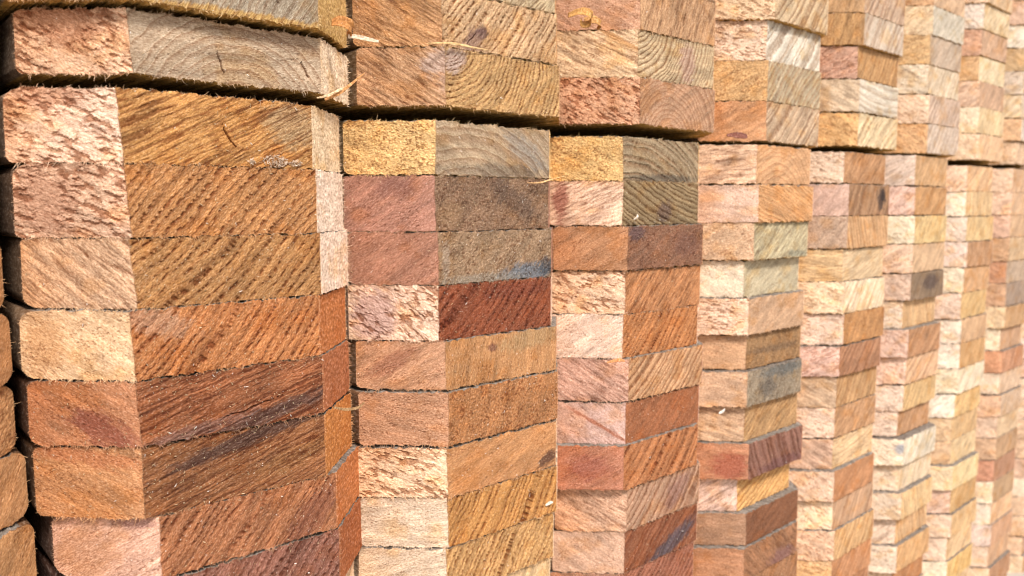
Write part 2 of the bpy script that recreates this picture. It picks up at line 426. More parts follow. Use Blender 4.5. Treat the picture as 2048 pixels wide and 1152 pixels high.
# ------------------------------------------------------------------ the boards
DATA = """-2 0 -3.7 -2.1 -26.8 27.1
-2 1 -3.1 -2.8 -54.0 27.2
-2 2 -2.5 1.1 -80.6 26.7
-2 3 -3.0 0.9 -107.7 27.1
-2 4 -3.3 1.8 -135.1 27.4
-2 5 -2.3 -0.1 -161.7 26.6
-2 6 -2.8 -0.4 -188.1 26.4
-2 7 -2.8 -2.0 -215.1 27.0
-2 8 -3.1 -0.3 -242.5 27.4
-2 9 -2.2 -2.2 -269.4 26.9
-2 10 -3.0 -2.7 -296.5 27.1
-2 11 -2.2 -0.6 -323.0 26.5
-2 12 -4.2 -1.0 -351.0 28.0
-2 13 -3.4 1.4 -378.2 27.2
-2 14 -3.0 -1.6 -405.3 27.1
-2 15 -2.5 1.0 -432.5 27.2
-2 16 -3.6 -0.2 -459.3 26.8
-2 17 -3.6 -1.4 -486.7 27.4
-2 18 -2.7 0.0 -513.5 26.8
-2 19 -3.1 0.9 -540.5 27.0
-2 -1 -1.7 2.1 5.5 27.8
-2 -2 -1.2 -0.5 33.3 27.2
-2 -3 -1.8 1.6 60.6 26.7
-2 -4 -1.6 2.3 87.3 27.2
-2 -5 -1.2 1.9 114.4 26.9
-2 -6 -0.3 -2.5 141.3 28.0
-2 -7 -1.7 1.5 169.3 27.1
-2 -8 -1.5 0.6 196.4 27.8
-1 0 -7.0 -1.9 -27.0 27.4 C4905A A0683A
-1 1 -5.5 0.1 -54.7 27.7 C48C54 9A6A38
-1 2 -4.0 -0.7 -81.4 26.7 C08850 A06A3A
-1 3 -3.5 -1.8 -109.0 27.5 BA8048 94553A
-1 4 -3.0 0.2 -135.5 26.5 BC844C A07238
-1 5 -0.5 2.4 -162.2 26.7 CC9258 B8783E
-1 6 0.5 -1.1 -189.9 27.7 CC9256 B87848
-1 7 -1.0 -1.6 -217.4 27.5 C48A4E A8743E
-1 8 -2.0 -1.0 -245.2 27.8 CC9458 B27A50
-1 9 -2.0 -0.1 -271.6 26.4
-1 10 -3.0 -1.3 -298.0 26.4
-1 11 -3.0 1.2 -325.9 27.9
-1 12 -3.0 0.7 -353.5 27.6
-1 13 -3.0 -0.8 -380.0 26.4
-1 14 -3.0 0.1 -407.0 27.0
-1 15 -3.0 0.9 -434.4 27.4
-1 16 -3.0 -1.2 -461.6 27.2
-1 17 -3.0 -2.5 -489.6 28.0
-1 18 -3.0 -1.6 -517.0 27.4
-1 19 -3.0 0.5 -543.7 26.6
-1 -1 -3.0 2.4 5.5 26.6
-1 -2 -3.0 -1.6 32.1 27.2
-1 -3 -3.0 0.3 59.2 26.8
-1 -4 -3.0 -0.7 86.1 26.5
-1 -5 -3.0 -1.6 112.6 26.6
-1 -6 -3.0 0.9 139.2 27.8
-1 -7 -3.0 1.1 167.0 26.5
-1 -8 -3.0 0.3 193.6 26.7
0 0 -2.5 0.0 -27.9 27.4 E6BEA6 C48C48 EED2AE
0 1 -1.0 0.0 -55.3 27.4 CFA386 B57E48 F2D8C4
0 2 -0.2 0.0 -82.0 26.7 DDAE88 B07E48 F2D6C2
0 3 -2.1 -1.0 -108.7 26.7 E8BC90 B8763F C27438
0 4 -1.0 -1.0 -134.5 25.8 C27E50 985A32 B0683C
0 5 -0.3 0.0 -163.2 28.7 C6864F 925C32 C47A32
0 6 4.8 0.0 -188.9 25.7 DBA68E A66A42 BE7034
0 7 5.9 0.0 -216.8 27.9 A97058 8E5C4C A55A28
0 8 0.2 0.7 -244.6 27.8
0 9 -0.1 -0.1 -271.8 27.2
0 10 0.5 -0.7 -298.9 27.1
0 11 1.0 1.8 -325.4 26.5
0 12 -0.3 -0.6 -353.2 27.7
0 13 -0.1 0.7 -379.6 26.5
0 14 -0.2 2.0 -406.6 27.0
0 15 -0.6 -0.5 -434.0 27.4
0 16 -0.9 -0.4 -460.9 26.8
0 17 -0.6 1.8 -487.7 26.8
0 18 0.2 1.9 -514.8 27.1
0 19 0.5 -0.3 -542.3 27.6
0 -1 2.3 0.0 4.4 25.0 DDAE8C BAA28A F0D6B8
0 -2 -1.5 -6.0 29.5 27.9 C09060 AA9A86 C9A15E
0 -3 3.1 0.0 57.3 26.5
0 -4 1.4 0.8 83.8 27.8
0 -5 0.9 0.6 111.7 27.7
0 -6 1.0 1.4 139.4 27.8
0 -7 0.6 2.1 167.1 26.7
0 -8 1.6 1.3 193.8 27.9
1 0 -0.0 1.4 -28.7 25.9 E2B46E B49C80
1 1 -0.2 1.6 -56.0 27.3 AE7662 8A6A52
1 2 0.7 0.4 -82.4 26.4 AE745A 9A7C60
1 3 0.5 0.6 -110.1 27.7 DDB79F 8C4826
1 4 3.3 -1.0 -134.9 24.9 C38C66 B98452
1 5 3.2 -2.9 -162.9 28.0 BE8660 B07644
1 6 2.1 -3.0 -189.6 26.6 E3BC9A BE8552
1 7 2.9 -2.5 -216.4 26.8 E3C6AC BE8642
1 8 2.1 -1.4 -243.7 27.4 DEC0A6 C09258
1 9 1.2 1.0 -270.7 26.9 E2C8A5 D5B184
1 10 0.6 0.4 -298.3 27.6
1 11 0.9 -1.5 -324.7 26.4
1 12 0.6 1.7 -352.6 27.9
1 13 1.2 -2.1 -380.5 27.8
1 14 0.5 0.8 -408.1 27.7
1 15 0.8 -1.1 -434.9 26.7
1 16 1.6 2.4 -462.9 28.0
1 17 0.6 0.2 -489.5 26.6
1 18 0.6 2.0 -516.4 26.9
1 19 0.4 0.9 -543.2 26.9
1 -1 4.6 -1.0 4.4 28.2 C69468 C09862
1 -2 3.8 0.3 32.6 26.6 C08A54 C8A47C
1 -3 3.2 1.1 59.3 25.3 C08A55 BCA684
1 -4 3.4 0.9 84.6 27.8
1 -5 3.8 -0.4 112.3 27.0
1 -6 4.5 0.3 139.3 26.6
1 -7 4.8 -0.3 165.9 27.0
1 -8 3.9 -1.1 192.9 27.6
2 0 -0.8 2.3 -28.6 26.6 E2B46C A08C70
2 1 -0.6 2.0 -55.4 26.8 E6BA9E 927C5A
2 2 1.5 -0.6 -82.5 27.1 B57C50 8C6048
2 3 1.7 1.0 -109.7 27.2 DCB495 B87C4C
2 4 0.1 1.1 -136.8 27.1 E6C2AE B67640
2 5 2.6 -2.0 -163.6 26.8 CC9A86 C2946C
2 6 1.5 -0.7 -190.7 27.1 D2A89E A06038
2 7 -3.0 -3.5 -218.7 28.0 BA7454 B27242
2 8 2.6 -2.0 -246.8 28.1 D6A688 B28A70
2 9 1.9 -1.1 -274.5 27.6 CEA288 8E5434
2 10 0.7 0.3 -301.8 27.4 BC866C 9C6048
2 11 0.9 -0.3 -329.1 27.2
2 12 0.5 -0.7 -356.2 27.1
2 13 1.6 -0.7 -383.2 27.0
2 14 1.1 -2.1 -410.3 27.1
2 15 0.7 1.0 -437.6 27.3
2 16 0.4 -2.2 -465.0 27.4
2 17 0.2 0.9 -492.1 27.2
2 18 0.2 -0.9 -519.2 27.0
2 19 0.8 -1.4 -546.2 27.0
2 -1 10.3 -1.0 5.3 27.7 C8926E C09474
2 -2 9.2 -0.2 33.0 27.8 DFB88E BEA684
2 -3 9.5 -0.6 60.8 27.7 C89270 BA906A
2 -4 9.2 -0.2 88.4 27.5 C08A60 B08A6A
2 -5 8.2 -1.1 116.0 27.5
2 -6 8.5 0.1 143.4 27.3
2 -7 9.2 -1.0 170.7 27.2
2 -8 8.7 -0.4 197.9 27.1
3 0 0.4 -1.3 -27.7 28.3 E8BA98 E0AC7C
3 1 1.1 -3.9 -55.5 27.8 E8BEA8 DAA56E
3 2 0.4 -1.3 -82.8 27.3 DDB28C BCAF8E
3 3 -1.4 4.8 -110.0 27.2 EDD4BA C4B699
3 4 -4.0 -2.0 -136.9 26.9 E8C2A8 C59D7C
3 5 -0.4 1.5 -163.3 26.4 CF9C70 A0784C
3 6 -4.0 -2.5 -189.9 26.7 D8AA86 948470
3 7 -0.5 1.7 -217.4 27.4 DAAE88 B88E5C
3 8 -1.7 -4.0 -244.9 27.6 C68258 8C5E50
3 9 -2.4 5.0 -271.2 26.3 E5BEAE D8A560
3 10 0.5 -1.6 -296.5 25.3 B0805E 804C2A
3 11 -4.0 -4.0 -322.3 25.8 BB7E54 9C6A46
3 12 0.0 -3.0 -348.9 26.6 C08A60 A0704A
3 13 0.8 -0.2 -375.6 26.7
3 14 0.3 1.3 -402.5 26.9
3 15 -0.2 -1.9 -429.8 27.2
3 16 0.5 0.8 -457.0 27.2
3 17 0.9 -1.0 -484.0 27.0
3 18 0.1 -0.3 -510.9 26.9
3 19 -0.0 0.1 -537.8 26.9
3 -1 13.1 -0.4 2.7 28.6 D4945E C0A488
3 -2 13.2 -0.5 31.3 28.4 DCA968 BAA88C
3 -3 12.7 1.0 59.7 28.1 DEBCA2 DAD2C6
3 -4 14.1 -3.8 87.8 27.8 DBB892 C8AE8C
3 -5 13.9 -2.9 115.6 27.5
3 -6 13.9 -1.9 143.1 27.4
3 -7 13.2 0.6 170.4 27.4
3 -8 13.5 -0.8 197.9 27.5
4 0 -0.6 1.6 -24.8 26.8 DFC0A8 BC8858
4 1 1.0 -2.7 -51.9 27.1 D2A898 A27852
4 2 1.0 -2.6 -79.4 27.5 CAA68C D0A270
4 3 -0.0 0.0 -107.0 27.6 E5BC84 E4C69E
4 4 0.8 -2.1 -134.3 27.3 EBC9A5 E8D0B2
4 5 3.5 -2.0 -161.2 26.9 E5C4B0 BE8444
4 6 -2.4 -2.5 -188.1 26.9 DCB0A2 A6704A
4 7 -0.2 0.5 -215.3 27.2 DAB592 BC8F5A
4 8 -0.2 0.6 -242.6 27.3 DFBEA8 C49264
4 9 -0.5 1.5 -269.9 27.2 DFB296 DFBC90
4 10 -4.0 -2.5 -297.0 27.2 DFBAA0 BC7E4C
4 11 0.3 -0.8 -324.2 27.1 F1D1B0 D0A480
4 12 0.1 -3.0 -351.3 27.2 DFB392 D0A36C
4 13 0.6 -1.7 -378.5 27.1 DFB27C C08454
4 14 -0.6 -0.7 -405.7 27.2
4 15 0.2 -0.0 -433.0 27.3
4 16 0.1 1.0 -460.3 27.3
4 17 0.4 1.4 -487.5 27.2
4 18 -0.5 0.7 -514.6 27.0
4 19 0.1 2.8 -541.4 26.8
4 -1 16.2 -0.5 6.4 28.2 D4A058 E0C8A0
4 -2 16.0 -0.1 34.6 27.6 DABE9E DED3C4
4 -3 15.4 1.7 62.1 26.6 C08E76 BC8D52
4 -4 16.7 -2.0 88.8 26.2 C28E48 D1C0B0
4 -5 16.6 -1.7 114.9 26.5 BE8E56 C2A48C
4 -6 16.2 -0.7 141.4 27.0
4 -7 16.2 -0.3 168.4 27.2
4 -8 15.4 -0.3 195.7 27.3
5 0 -0.7 0.4 -24.4 28.5 E2C7B8 D1A26C
5 1 -0.3 -0.5 -52.4 27.9 DFB6A8 C69050
5 2 0.2 -1.6 -80.0 27.7 E4D4B8 DFBD7E
5 3 0.0 -1.2 -107.6 27.5 DEB79C D3AC84
5 4 0.1 -1.2 -134.7 27.1 C5A592 80684E
5 5 -2.4 4.4 -161.8 27.0 DAC2AE DEB47E
5 6 -4.5 -3.0 -189.2 27.4 D1AA9A B58050
5 7 -0.2 -0.7 -216.4 27.2 E4B8A2 DFB28A
5 8 -0.6 0.2 -242.6 26.2 DABEAC D5AF72
5 9 -2.4 4.3 -268.7 26.1 DFC2AE C28E5E
5 10 -4.5 -4.0 -295.7 27.0 E7D2BA E2D7C4
5 11 -0.9 0.8 -323.1 27.4 E4CAB0 DEC5A6
5 12 -4.5 -4.0 -350.5 27.4 DEC6B0 E4C08A
5 13 -1.1 1.4 -377.9 27.4 DDC1AC DEB27E
5 14 -4.5 -3.0 -405.5 27.6 DEC8B4 D4A264
5 15 -1.6 2.6 -433.0 27.5 DABA9C BE7E40
5 16 -0.7 1.0 -460.1 27.1
5 17 -0.6 0.8 -487.2 27.1
5 18 -0.4 -3.1 -514.4 27.2
5 19 0.1 0.4 -541.6 27.2
5 -1 17.6 -2.4 6.6 27.9 D19C5E CBB8AA
5 -2 17.5 -2.3 34.5 27.5 DDB99A C7AD9C
5 -3 16.5 -0.0 62.0 27.4 D3C0A6 DECDB4
5 -4 16.8 -0.7 89.4 27.2 CBA060 CAB4A0
5 -5 17.3 -1.8 116.6 26.6 D5B890 CBC3B4
5 -6 17.1 -1.4 143.2 26.5 BC8A54 D4AE8A
5 -7 17.0 -1.0 169.7 27.0
5 -8 15.6 -2.9 196.7 27.5
6 0 -2.0 1.9 -28.2 27.1 E8BEA0 DEB180
6 1 -1.7 1.4 -55.0 26.8 ECDAC4 E3C18C
6 2 -0.7 -0.5 -81.9 26.9 DFC8B8 E0BD80
6 3 -0.1 -1.8 -109.5 27.5 DFC6BC BC8652
6 4 -0.9 -0.1 -137.2 27.8 DECEB4 D8A26A
6 5 -5.0 0.0 -164.9 27.7 DABAA8 DEB46C
6 6 -0.7 -0.5 -192.5 27.6 EAD7C4 CDA274
6 7 -0.8 -0.5 -220.3 27.8 E8D8C8 CA9A54
6 8 -0.5 -0.9 -247.9 27.6 E4D5B8 EADCC4
6 9 -1.7 1.3 -274.8 26.9 E8DCCF DEB56E
6 10 -2.6 3.1 -301.1 26.2 CFAC80 D4AB70
6 11 -2.4 2.8 -327.7 26.7 CFA87E DFC08E
6 12 -5.0 -2.0 -355.3 27.6 E2C9A0 E5CA92
6 13 -1.2 0.3 -383.1 27.8 DAB2A0 D0A25A
6 14 -0.1 -1.7 -410.9 27.7 DFBFA6 D8B076
6 15 -1.7 1.4 -438.5 27.6 DFBFA9 DFBB8A
6 16 -0.7 -0.0 -465.9 27.5 EADDC4 E4BC66
6 17 -1.5 1.7 -493.2 27.3
6 18 -0.8 -0.2 -520.4 27.1
6 19 -0.7 -1.2 -547.4 27.0
6 -1 16.7 -1.3 5.2 28.2 E2BE9A DBB288
6 -2 16.0 0.0 33.4 27.7 E4D1B3 E4CB9C
6 -3 15.5 0.9 61.1 27.0 D1AA8E D1A786
6 -4 14.9 2.1 88.2 26.8 CA9854 E4CFA8
6 -5 15.3 1.3 115.0 26.8 CB9270 CDA280
6 -6 15.7 0.5 141.8 26.8 D2C5BC E2C9A0
6 -7 16.8 -1.5 168.6 26.7
6 -8 16.5 -1.0 195.3 26.6
7 0 -0.7 0.4 -27.9 28.0 DFB89A CFA47C
7 1 -1.2 -0.1 -54.8 26.9 DEB498 D4AC86
7 2 -0.7 0.1 -81.6 26.8 D8A68C CFA67C
7 3 -1.4 -0.7 -109.5 27.9 C08A52 D3B084
7 4 -1.4 0.4 -136.0 26.5 B87038 B8A08A
7 5 -1.1 -0.1 -163.8 27.8 C28C5C 927C6E
7 6 -0.9 -0.9 -190.6 26.8 DFBD8E CB9A5E
7 7 -0.8 3.1 -217.6 26.9 DECBAC BC8E66
7 8 -0.8 -0.8 -244.6 27.0 C87632 BC7A4C
7 9 -1.5 0.4 -271.0 26.5 DBC1A8 D1B194
7 10 -0.2 -1.9 -298.7 27.7 DAA882 CFB094
7 11 -0.8 0.4 -325.3 26.6 D8B49A D8B890
7 12 -0.5 -0.0 -352.5 27.3 C89C74 BC9060
7 13 -0.8 0.8 -380.4 27.8 B86A40 A86A40
7 14 -0.4 0.5 -407.6 27.2 E8D4BA C09A6C
7 15 -1.3 1.0 -435.1 27.4 E0D0C0 DDAE80
7 16 -0.5 -0.7 -462.5 27.5 DCC0B8 C08C64
7 17 -1.4 1.6 -489.6 27.0 D8B8A0 CFA27A
7 18 -0.4 -1.2 -516.5 26.9
7 19 -1.3 0.7 -543.8 27.3
7 -1 15.2 2.0 5.5 27.2 D8B088 E0C0A0
7 -2 14.7 -0.9 32.7 26.6 D8A46C E8E0D8
7 -3 15.5 1.2 59.4 27.1 DCC4A0 DCC8B0
7 -4 15.2 1.2 86.4 27.1 C8B8A8 D0C0B0
7 -5 15.0 0.5 113.6 26.4 C09A5C B89C70
7 -6 15.4 1.5 140.0 26.5 E0D8C8 E4DCC8
7 -7 15.0 -0.2 166.5 28.0
7 -8 15.8 -1.1 194.5 26.5
8 0 -1.0 2.3 -26.7 27.0 DFBA98 D8B088
8 1 -0.3 -0.2 -54.2 27.5
8 2 -1.5 0.9 -81.3 27.1
8 3 -1.2 0.2 -108.9 27.6
8 4 -0.3 1.2 -135.7 26.8
8 5 -0.1 0.7 -163.4 27.8 F0E0D8 D8B080
8 6 -2.4 0.4 -190.1 26.6
8 7 -0.6 0.3 -217.5 27.5
8 8 -0.7 -1.1 -244.6 27.0 E8D0C0 DDB080
8 9 -0.7 0.2 -271.2 26.7
8 10 -0.7 -1.6 -299.0 27.7
8 11 -0.7 -0.1 -326.4 27.4
8 12 -1.9 -0.2 -353.7 27.3
8 13 -1.0 0.5 -380.8 27.1
8 14 -1.2 0.8 -407.8 27.0
8 15 -0.9 1.3 -434.3 26.5
8 16 -1.2 -0.5 -461.1 26.9
8 17 -1.2 -2.3 -488.3 27.2
8 18 -2.0 1.9 -516.2 27.8
8 19 -1.1 -0.3 -543.9 27.7
8 -1 15.3 0.9 5.5 26.9
8 -2 14.5 -2.3 32.4 27.1
8 -3 14.9 -1.5 59.5 27.3
8 -4 15.2 -0.1 86.8 27.2
8 -5 15.4 -0.9 113.9 27.2
8 -6 16.1 1.0 141.1 26.9
8 -7 15.3 -0.5 168.0 27.8
8 -8 15.2 1.6 195.8 27.7
9 0 -0.7 -0.1 -26.5 26.5
9 1 -1.2 0.9 -53.0 26.4
9 2 -0.6 -1.3 -80.4 27.5
9 3 -0.9 -1.8 -107.9 27.5
9 4 -0.5 0.5 -135.4 27.4
9 5 -1.5 -1.2 -162.4 27.0
9 6 -1.2 1.5 -190.1 27.7
9 7 -1.2 1.0 -217.1 27.0
9 8 -0.1 -0.1 -244.8 27.7
9 9 -1.3 -0.5 -271.6 26.8
9 10 -0.4 -1.0 -298.3 26.6
9 11 -0.1 -1.4 -325.1 26.8
9 12 -1.1 -1.2 -351.8 26.8
9 13 -1.0 -1.1 -378.9 27.1
9 14 -0.7 -1.7 -406.9 28.0
9 15 -1.7 -0.1 -434.5 27.6
9 16 -0.5 -0.8 -461.2 26.6
9 17 -1.2 -0.2 -488.2 27.0
9 18 -0.8 3.4 -516.0 27.8
9 19 -1.2 -0.6 -543.3 27.3
9 -1 15.4 0.5 5.5 26.7
9 -2 14.9 -1.9 32.2 27.3
9 -3 15.9 -0.0 59.6 27.1
9 -4 15.8 2.2 86.6 27.8
9 -5 15.6 -2.0 114.4 27.2
9 -6 15.1 0.1 141.7 26.7
9 -7 15.5 0.8 168.4 27.2
9 -8 15.1 0.2 195.6 27.6
10 0 -1.5 -2.3 -26.5 26.8
10 1 -1.3 1.7 -53.1 26.6
10 2 -1.7 -1.5 -79.7 26.6
10 3 -0.5 -0.1 -107.6 27.8
10 4 -1.4 -0.9 -135.5 27.9
10 5 -1.4 0.8 -162.5 27.0
10 6 -1.4 1.1 -189.4 26.9
10 7 -0.9 -0.2 -217.0 27.6
10 8 -0.9 -0.5 -244.4 27.5
10 9 -1.8 0.5 -272.2 27.7
10 10 -1.8 0.2 -299.7 27.6
10 11 -1.5 2.0 -327.2 27.5
10 12 -0.9 -0.4 -354.8 27.6
10 13 -1.2 -0.2 -382.7 27.9
10 14 -1.1 0.9 -410.6 27.8
10 15 -1.2 -2.2 -437.2 26.6
10 16 -0.8 1.2 -465.2 28.0
10 17 -0.9 1.3 -492.6 27.4
10 18 -0.9 -1.1 -519.3 26.7
10 19 -0.8 0.9 -546.7 27.4
10 -1 15.7 2.4 5.5 26.6
10 -2 15.6 -0.0 32.1 27.7
10 -3 14.5 0.8 59.7 27.5
10 -4 15.7 1.2 87.2 27.0
10 -5 14.2 -0.3 114.2 27.0
10 -6 15.5 0.3 141.2 26.8
10 -7 15.7 1.6 168.0 26.6
10 -8 15.0 0.2 194.6 26.7"""

# face styles: (type, line angle, ring spacing mm, pith position or None)
def st(t, a=45, sp=3.2, cen=None): return (t, a, sp, cen)
STY = {
 (0,0): dict(L=st('t',-22), F=st('h',27,3.4), R=st('z'), rads=(5,3,2,1)),
 (0,1): dict(L=st('t',-20), F=st('p',47,3.6), R=st('z'), rads=(5,2,1,1)),
 (0,2): dict(L=st('l',-38,3.6), F=st('p',45,3.9), R=st('z'), rads=(2,5,1,1)),
 (0,3): dict(L=st('v',-30), F=st('p',52,3.6), R=st('z'), rads=(5,5,2,3)),
 (0,4): dict(L=st('v',-30), F=st('h',17,2.2), R=st('z'), rads=(3,4,3,3)),
 (0,5): dict(L=st('v',-25), F=st('h',18,2.0), R=st('z'), rads=(3,3,3,3)),
 (0,6): dict(L=st('v',28), F=st('p',52,3.4), R=st('z'), rads=(4,6,3,3)),
 (0,7): dict(L=st('l',40), F=st('p',55,4.0), R=st('z')),
 (0,-1): dict(L=st('t',-28), F=st('r',0,4.2,(2,-16)), R=st('z'), rads=(2,3,1,1)),
 (0,-2): dict(L=st('l',-35), F=st('r',60,3,None), R=st('z')),
 (1,0): dict(L=st('g',-20), F=st('r',-33,5,(-20,-48)), rads=(2,3,1,1)),
 (1,1): dict(L=st('v',35), F=st('g',50,4)),
 (1,2): dict(L=st('v',35), F=st('g',50,4), rads=(2,4,1,1)),
 (1,3): dict(L=st('t',-35), F=st('p',48,5.0), rads=(1,1,0.5,0.5)),
 (1,4): dict(L=st('v',30), F=st('v',80,3)),
 (1,5): dict(L=st('v',-10), F=st('g',70,3)),
 (1,6): dict(L=st('t',-22), F=st('v',20,3)),
 (1,7): dict(L=st('v',0), F=st('p',60,4.2)),
 (1,8): dict(L=st('v',20), F=st('p',57,3.6)),
 (1,9): dict(L=st('v',20), F=st('v',57,3.6)),
 (1,-1): dict(L=st('l',-32), F=st('p',40,2.6,(-40,36))),
 (1,-2): dict(L=st('l',-32), F=st('p',52,3.2)),
 (1,-3): dict(L=st('l',-32), F=st('l',45,3.2)),
 (2,0): dict(L=st('g',-25), F=st('s',-33,4.2,(-30,-60))),
 (2,1): dict(L=st('l',25,3), F=st('s',-22,3.2)),
 (2,2): dict(L=st('v',30), F=st('g',30,3)),
 (2,3): dict(L=st('t',-22), F=st('l',48,3.2)),
 (2,4): dict(L=st('v',30), F=st('p',50,4)),
 (2,5): dict(L=st('l',-35), F=st('s',45,4)),
 (2,6): dict(L=st('v',-35), F=st('v',45,3)),
 (2,7): dict(L=st('v',30), F=st('p',50,6)),
 (2,8): dict(L=st('l',-33), F=st('s',50,5.5)),
 (2,9): dict(L=st('v',-33), F=st('s',45,5)),
 (2,10): dict(L=st('v',-33), F=st('p',45,4)),
 (2,-1): dict(L=st('t',-30), F=st('r',30,3.2,(-10,-10))),
 (2,-2): dict(L=st('l',-25), F=st('s',5,3,(-45,40))),
 (2,-3): dict(L=st('v',-25), F=st('l',70,4)),
 (3,0): dict(L=st('l',5,4), F=st('r',20,4,(-10,-25))),
 (3,1): dict(L=st('v',-15), F=st('s',-20,2.6)),
 (3,2): dict(L=st('g',25), F=st('l',40,3)),
 (3,3): dict(L=st('v',-30), F=st('v',30,3)),
 (3,4): dict(L=st('t',-10), F=st('v',30,3)),
 (3,5): dict(L=st('v',-10), F=st('g',70,7)),
 (3,6): dict(L=st('v',-10), F=st('g',60,7)),
 (3,7): dict(L=st('l',-15), F=st('l',35,4)),
 (3,8): dict(L=st('v',-10), F=st('s',-65,9)),
 (3,9): dict(L=st('l',35), F=st('s',30,4)),
 (3,10): dict(L=st('v',0), F=st('v',30,4)),
 (3,11): dict(L=st('v',-10), F=st('l',-40,4)),
 (3,-1): dict(L=st('v',30), F=st('s',45,6)),
 (3,-2): dict(L=st('g',30), F=st('s',48,5)),
 (3,-3): dict(L=st('t',-20), F=st('s',48,9)),
 (3,-4): dict(L=st('t',-20), F=st('s',50,8)),
 (4,0): dict(L=st('t',-20), F=st('l',45,6)),
 (4,1): dict(L=st('v',50), F=st('s',65,9)),
 (4,2): dict(L=st('g',50), F=st('s',-70,6)),
 (4,3): dict(L=st('l',-4,3.5), F=st('r',20,3)),
 (4,5): dict(L=st('t',-25), F=st('g',60,6)),
 (4,7): dict(L=st('l',-30), F=st('s',60,7)),
 (4,9): dict(L=st('l',-35), F=st('p',10,4)),
 (4,-2): dict(L=st('l',-25), F=st('r',-4,6)),
 (4,-4): dict(L=st('l',80), F=st('s',55,9)),
 (4,-5): dict(L=st('v',80), F=st('s',55,9)),
 (5,13): dict(F=st('s',-75,6)), (5,12): dict(F=st('s',-75,6)), (5,5): dict(F=st('s',-80,5)),
 (5,0): dict(L=st('l',30,4), F=st('l',50,6)), (6,1): dict(F=st('s',88,5)),
}
# stains and knots: face(0 left,1 front,2 right), centre, radii, angle, colour, strength
STAIN = {
 (0,0): [(0,-66,24,16,5,0,'D08A5C',.6),(1,30,18,14,10,0,'A88F68',.6)],
 (0,-1): [(0,-66,20,22,10,-20,'C87F4C',.7),(1,10,22,30,5,-8,'A8805C',.4)],
 (0,1): [(0,-70,14,14,14,0,'B47A58',.6)],
 (0,-2): [(1,0,0,60,2.6,0,'D0A044',.9),(2,50,0,30,2.6,0,'D0A044',.9)],
 (0,3): [(0,-72,14,9,12,0,'D89A58',.7),(1,-30,22,16,6,-20,'C6A68C',.35)],
 (0,4): [(0,-52,6,16,7,-25,'8E3E2C',.75),(1,10,3,50,4,14,'5A4038',.8),(1,-20,2,30,3,10,'78605C',.5)],
 (0,5): [(0,-60,24,28,4,-8,'C8743A',.7),(1,5,24,45,4,12,'4A3430',.75),(1,25,12,20,5,15,'A06C2C',.4)],
 (0,6): [(0,-70,10,12,14,0,'C98A58',.6),(0,-48,24,8,4,0,'A86A68',.5),(1,25,8,20,8,45,'74382C',.5)],
 (1,0): [(1,0,3,40,4,0,'5C544C',.5),(1,20,14,20,7,-30,'8E8A84',.6)],
 (1,1): [(1,12,16,22,7,-30,'57443A',.5),(1,-30,8,8,8,0,'A0794E',.5),(0,-60,22,12,6,0,'7E4A42',.4)],
 (1,2): [(1,20,3,22,6,3,'6E7680',.9),(1,34,6,6,6,0,'3E4650',.75),(1,-34,12,3,11,0,'B3A28E',.5),(1,-10,1,30,4,0,'958C7C',.6)],
 (1,3): [(0,-70,13,14,14,0,'C99F92',.8),(1,10,22,26,5,0,'742F18',.5)],
 (1,4): [(1,-8,18,3,3,0,'7A3E30',.8),(1,20,20,26,6,5,'A58A5A',.5),(0,-65,14,14,5,30,'A85F40',.5)],
 (1,6): [(1,31,5,10,4,25,'543024',.85),(0,-62,24,16,3,-10,'CF8E50',.6)],
 (1,-1): [(1,-33,22,9,6,35,'C6ACA0',.8),(0,-42,20,10,7,20,'CDB4A6',.7),(0,-36,13,6,9,-30,'C9A68E',.6)],
 (1,-2): [(1,-20,5,9,5,45,'8C6656',.95),(1,-14,9,5,4,45,'6C4A46',.9),(1,-22,0,12,6,30,'B48C6C',.6)],
 (2,0): [(1,0,2,40,3,0,'5A554C',.7)],
 (2,1): [(1,2,8,9,7,30,'5A4448',.65),(0,-76,14,5,14,0,'A05038',.8)],
 (2,2): [(1,-30,22,10,5,0,'544048',.7),(1,20,14,16,9,0,'6E4438',.5)],
 (2,6): [(0,-55,12,24,1.5,-30,'B86A44',.9)],
 (2,8): [(1,12,14,20,10,40,'7A4A50',.5)],
 (2,9): [(1,8,5,34,7,22,'56505C',.85)],
 (2,7): [(0,-60,14,14,9,0,'9E4A3C',.5)],
 (2,-2): [(1,10,14,9,14,0,'C8A088',.8),(0,-50,22,18,2,-30,'E0A050',.7)],
 (3,2): [(1,20,3,16,3,0,'7C8070',.6)],
 (3,5): [(1,0,12,40,3,0,'5E4838',.5)],
 (3,6): [(1,10,22,34,6,0,'5E6668',.7),(1,-10,10,14,8,0,'55504C',.6)],
 (3,8): [(0,-52,10,16,12,0,'B45838',.8),(1,10,4,36,5,0,'6C4048',.5)],
 (3,11): [(1,15,4,20,8,0,'8A5E5C',.7)],
 (4,1): [(1,22,14,9,12,0,'5A4438',.93),(1,26,16,5,8,10,'3A2C2A',.85),(0,-80,20,5,8,0,'A84C40',.8)],
 (5,4): [(1,8,16,22,9,0,'5C4A44',.8)],
 (5,10): [(0,-42,17,7,6,0,'98A4B4',.8)],
}
CRACK = {(0,0): [(1,2,12,6,-58)], (0,-1): [(1,-5,8,5.5,-72),(1,31,9,5,-60)], (0,-2): [(1,20,10,4,-80)], (0,4): [(1,5,8,16,13)], (1,-2): [(1,-20,6,5,45)], (2,-3): [(1,5,12,6,75)]}
PALE = ['E2C3A6','DDB894','D8B08C','E6CBB2','D9A882','E0BE98','CFA58C']
DEEP = ['C89A62','BA8650','B0764A','CFA678','A8703F','D6B48A','C09A7C']

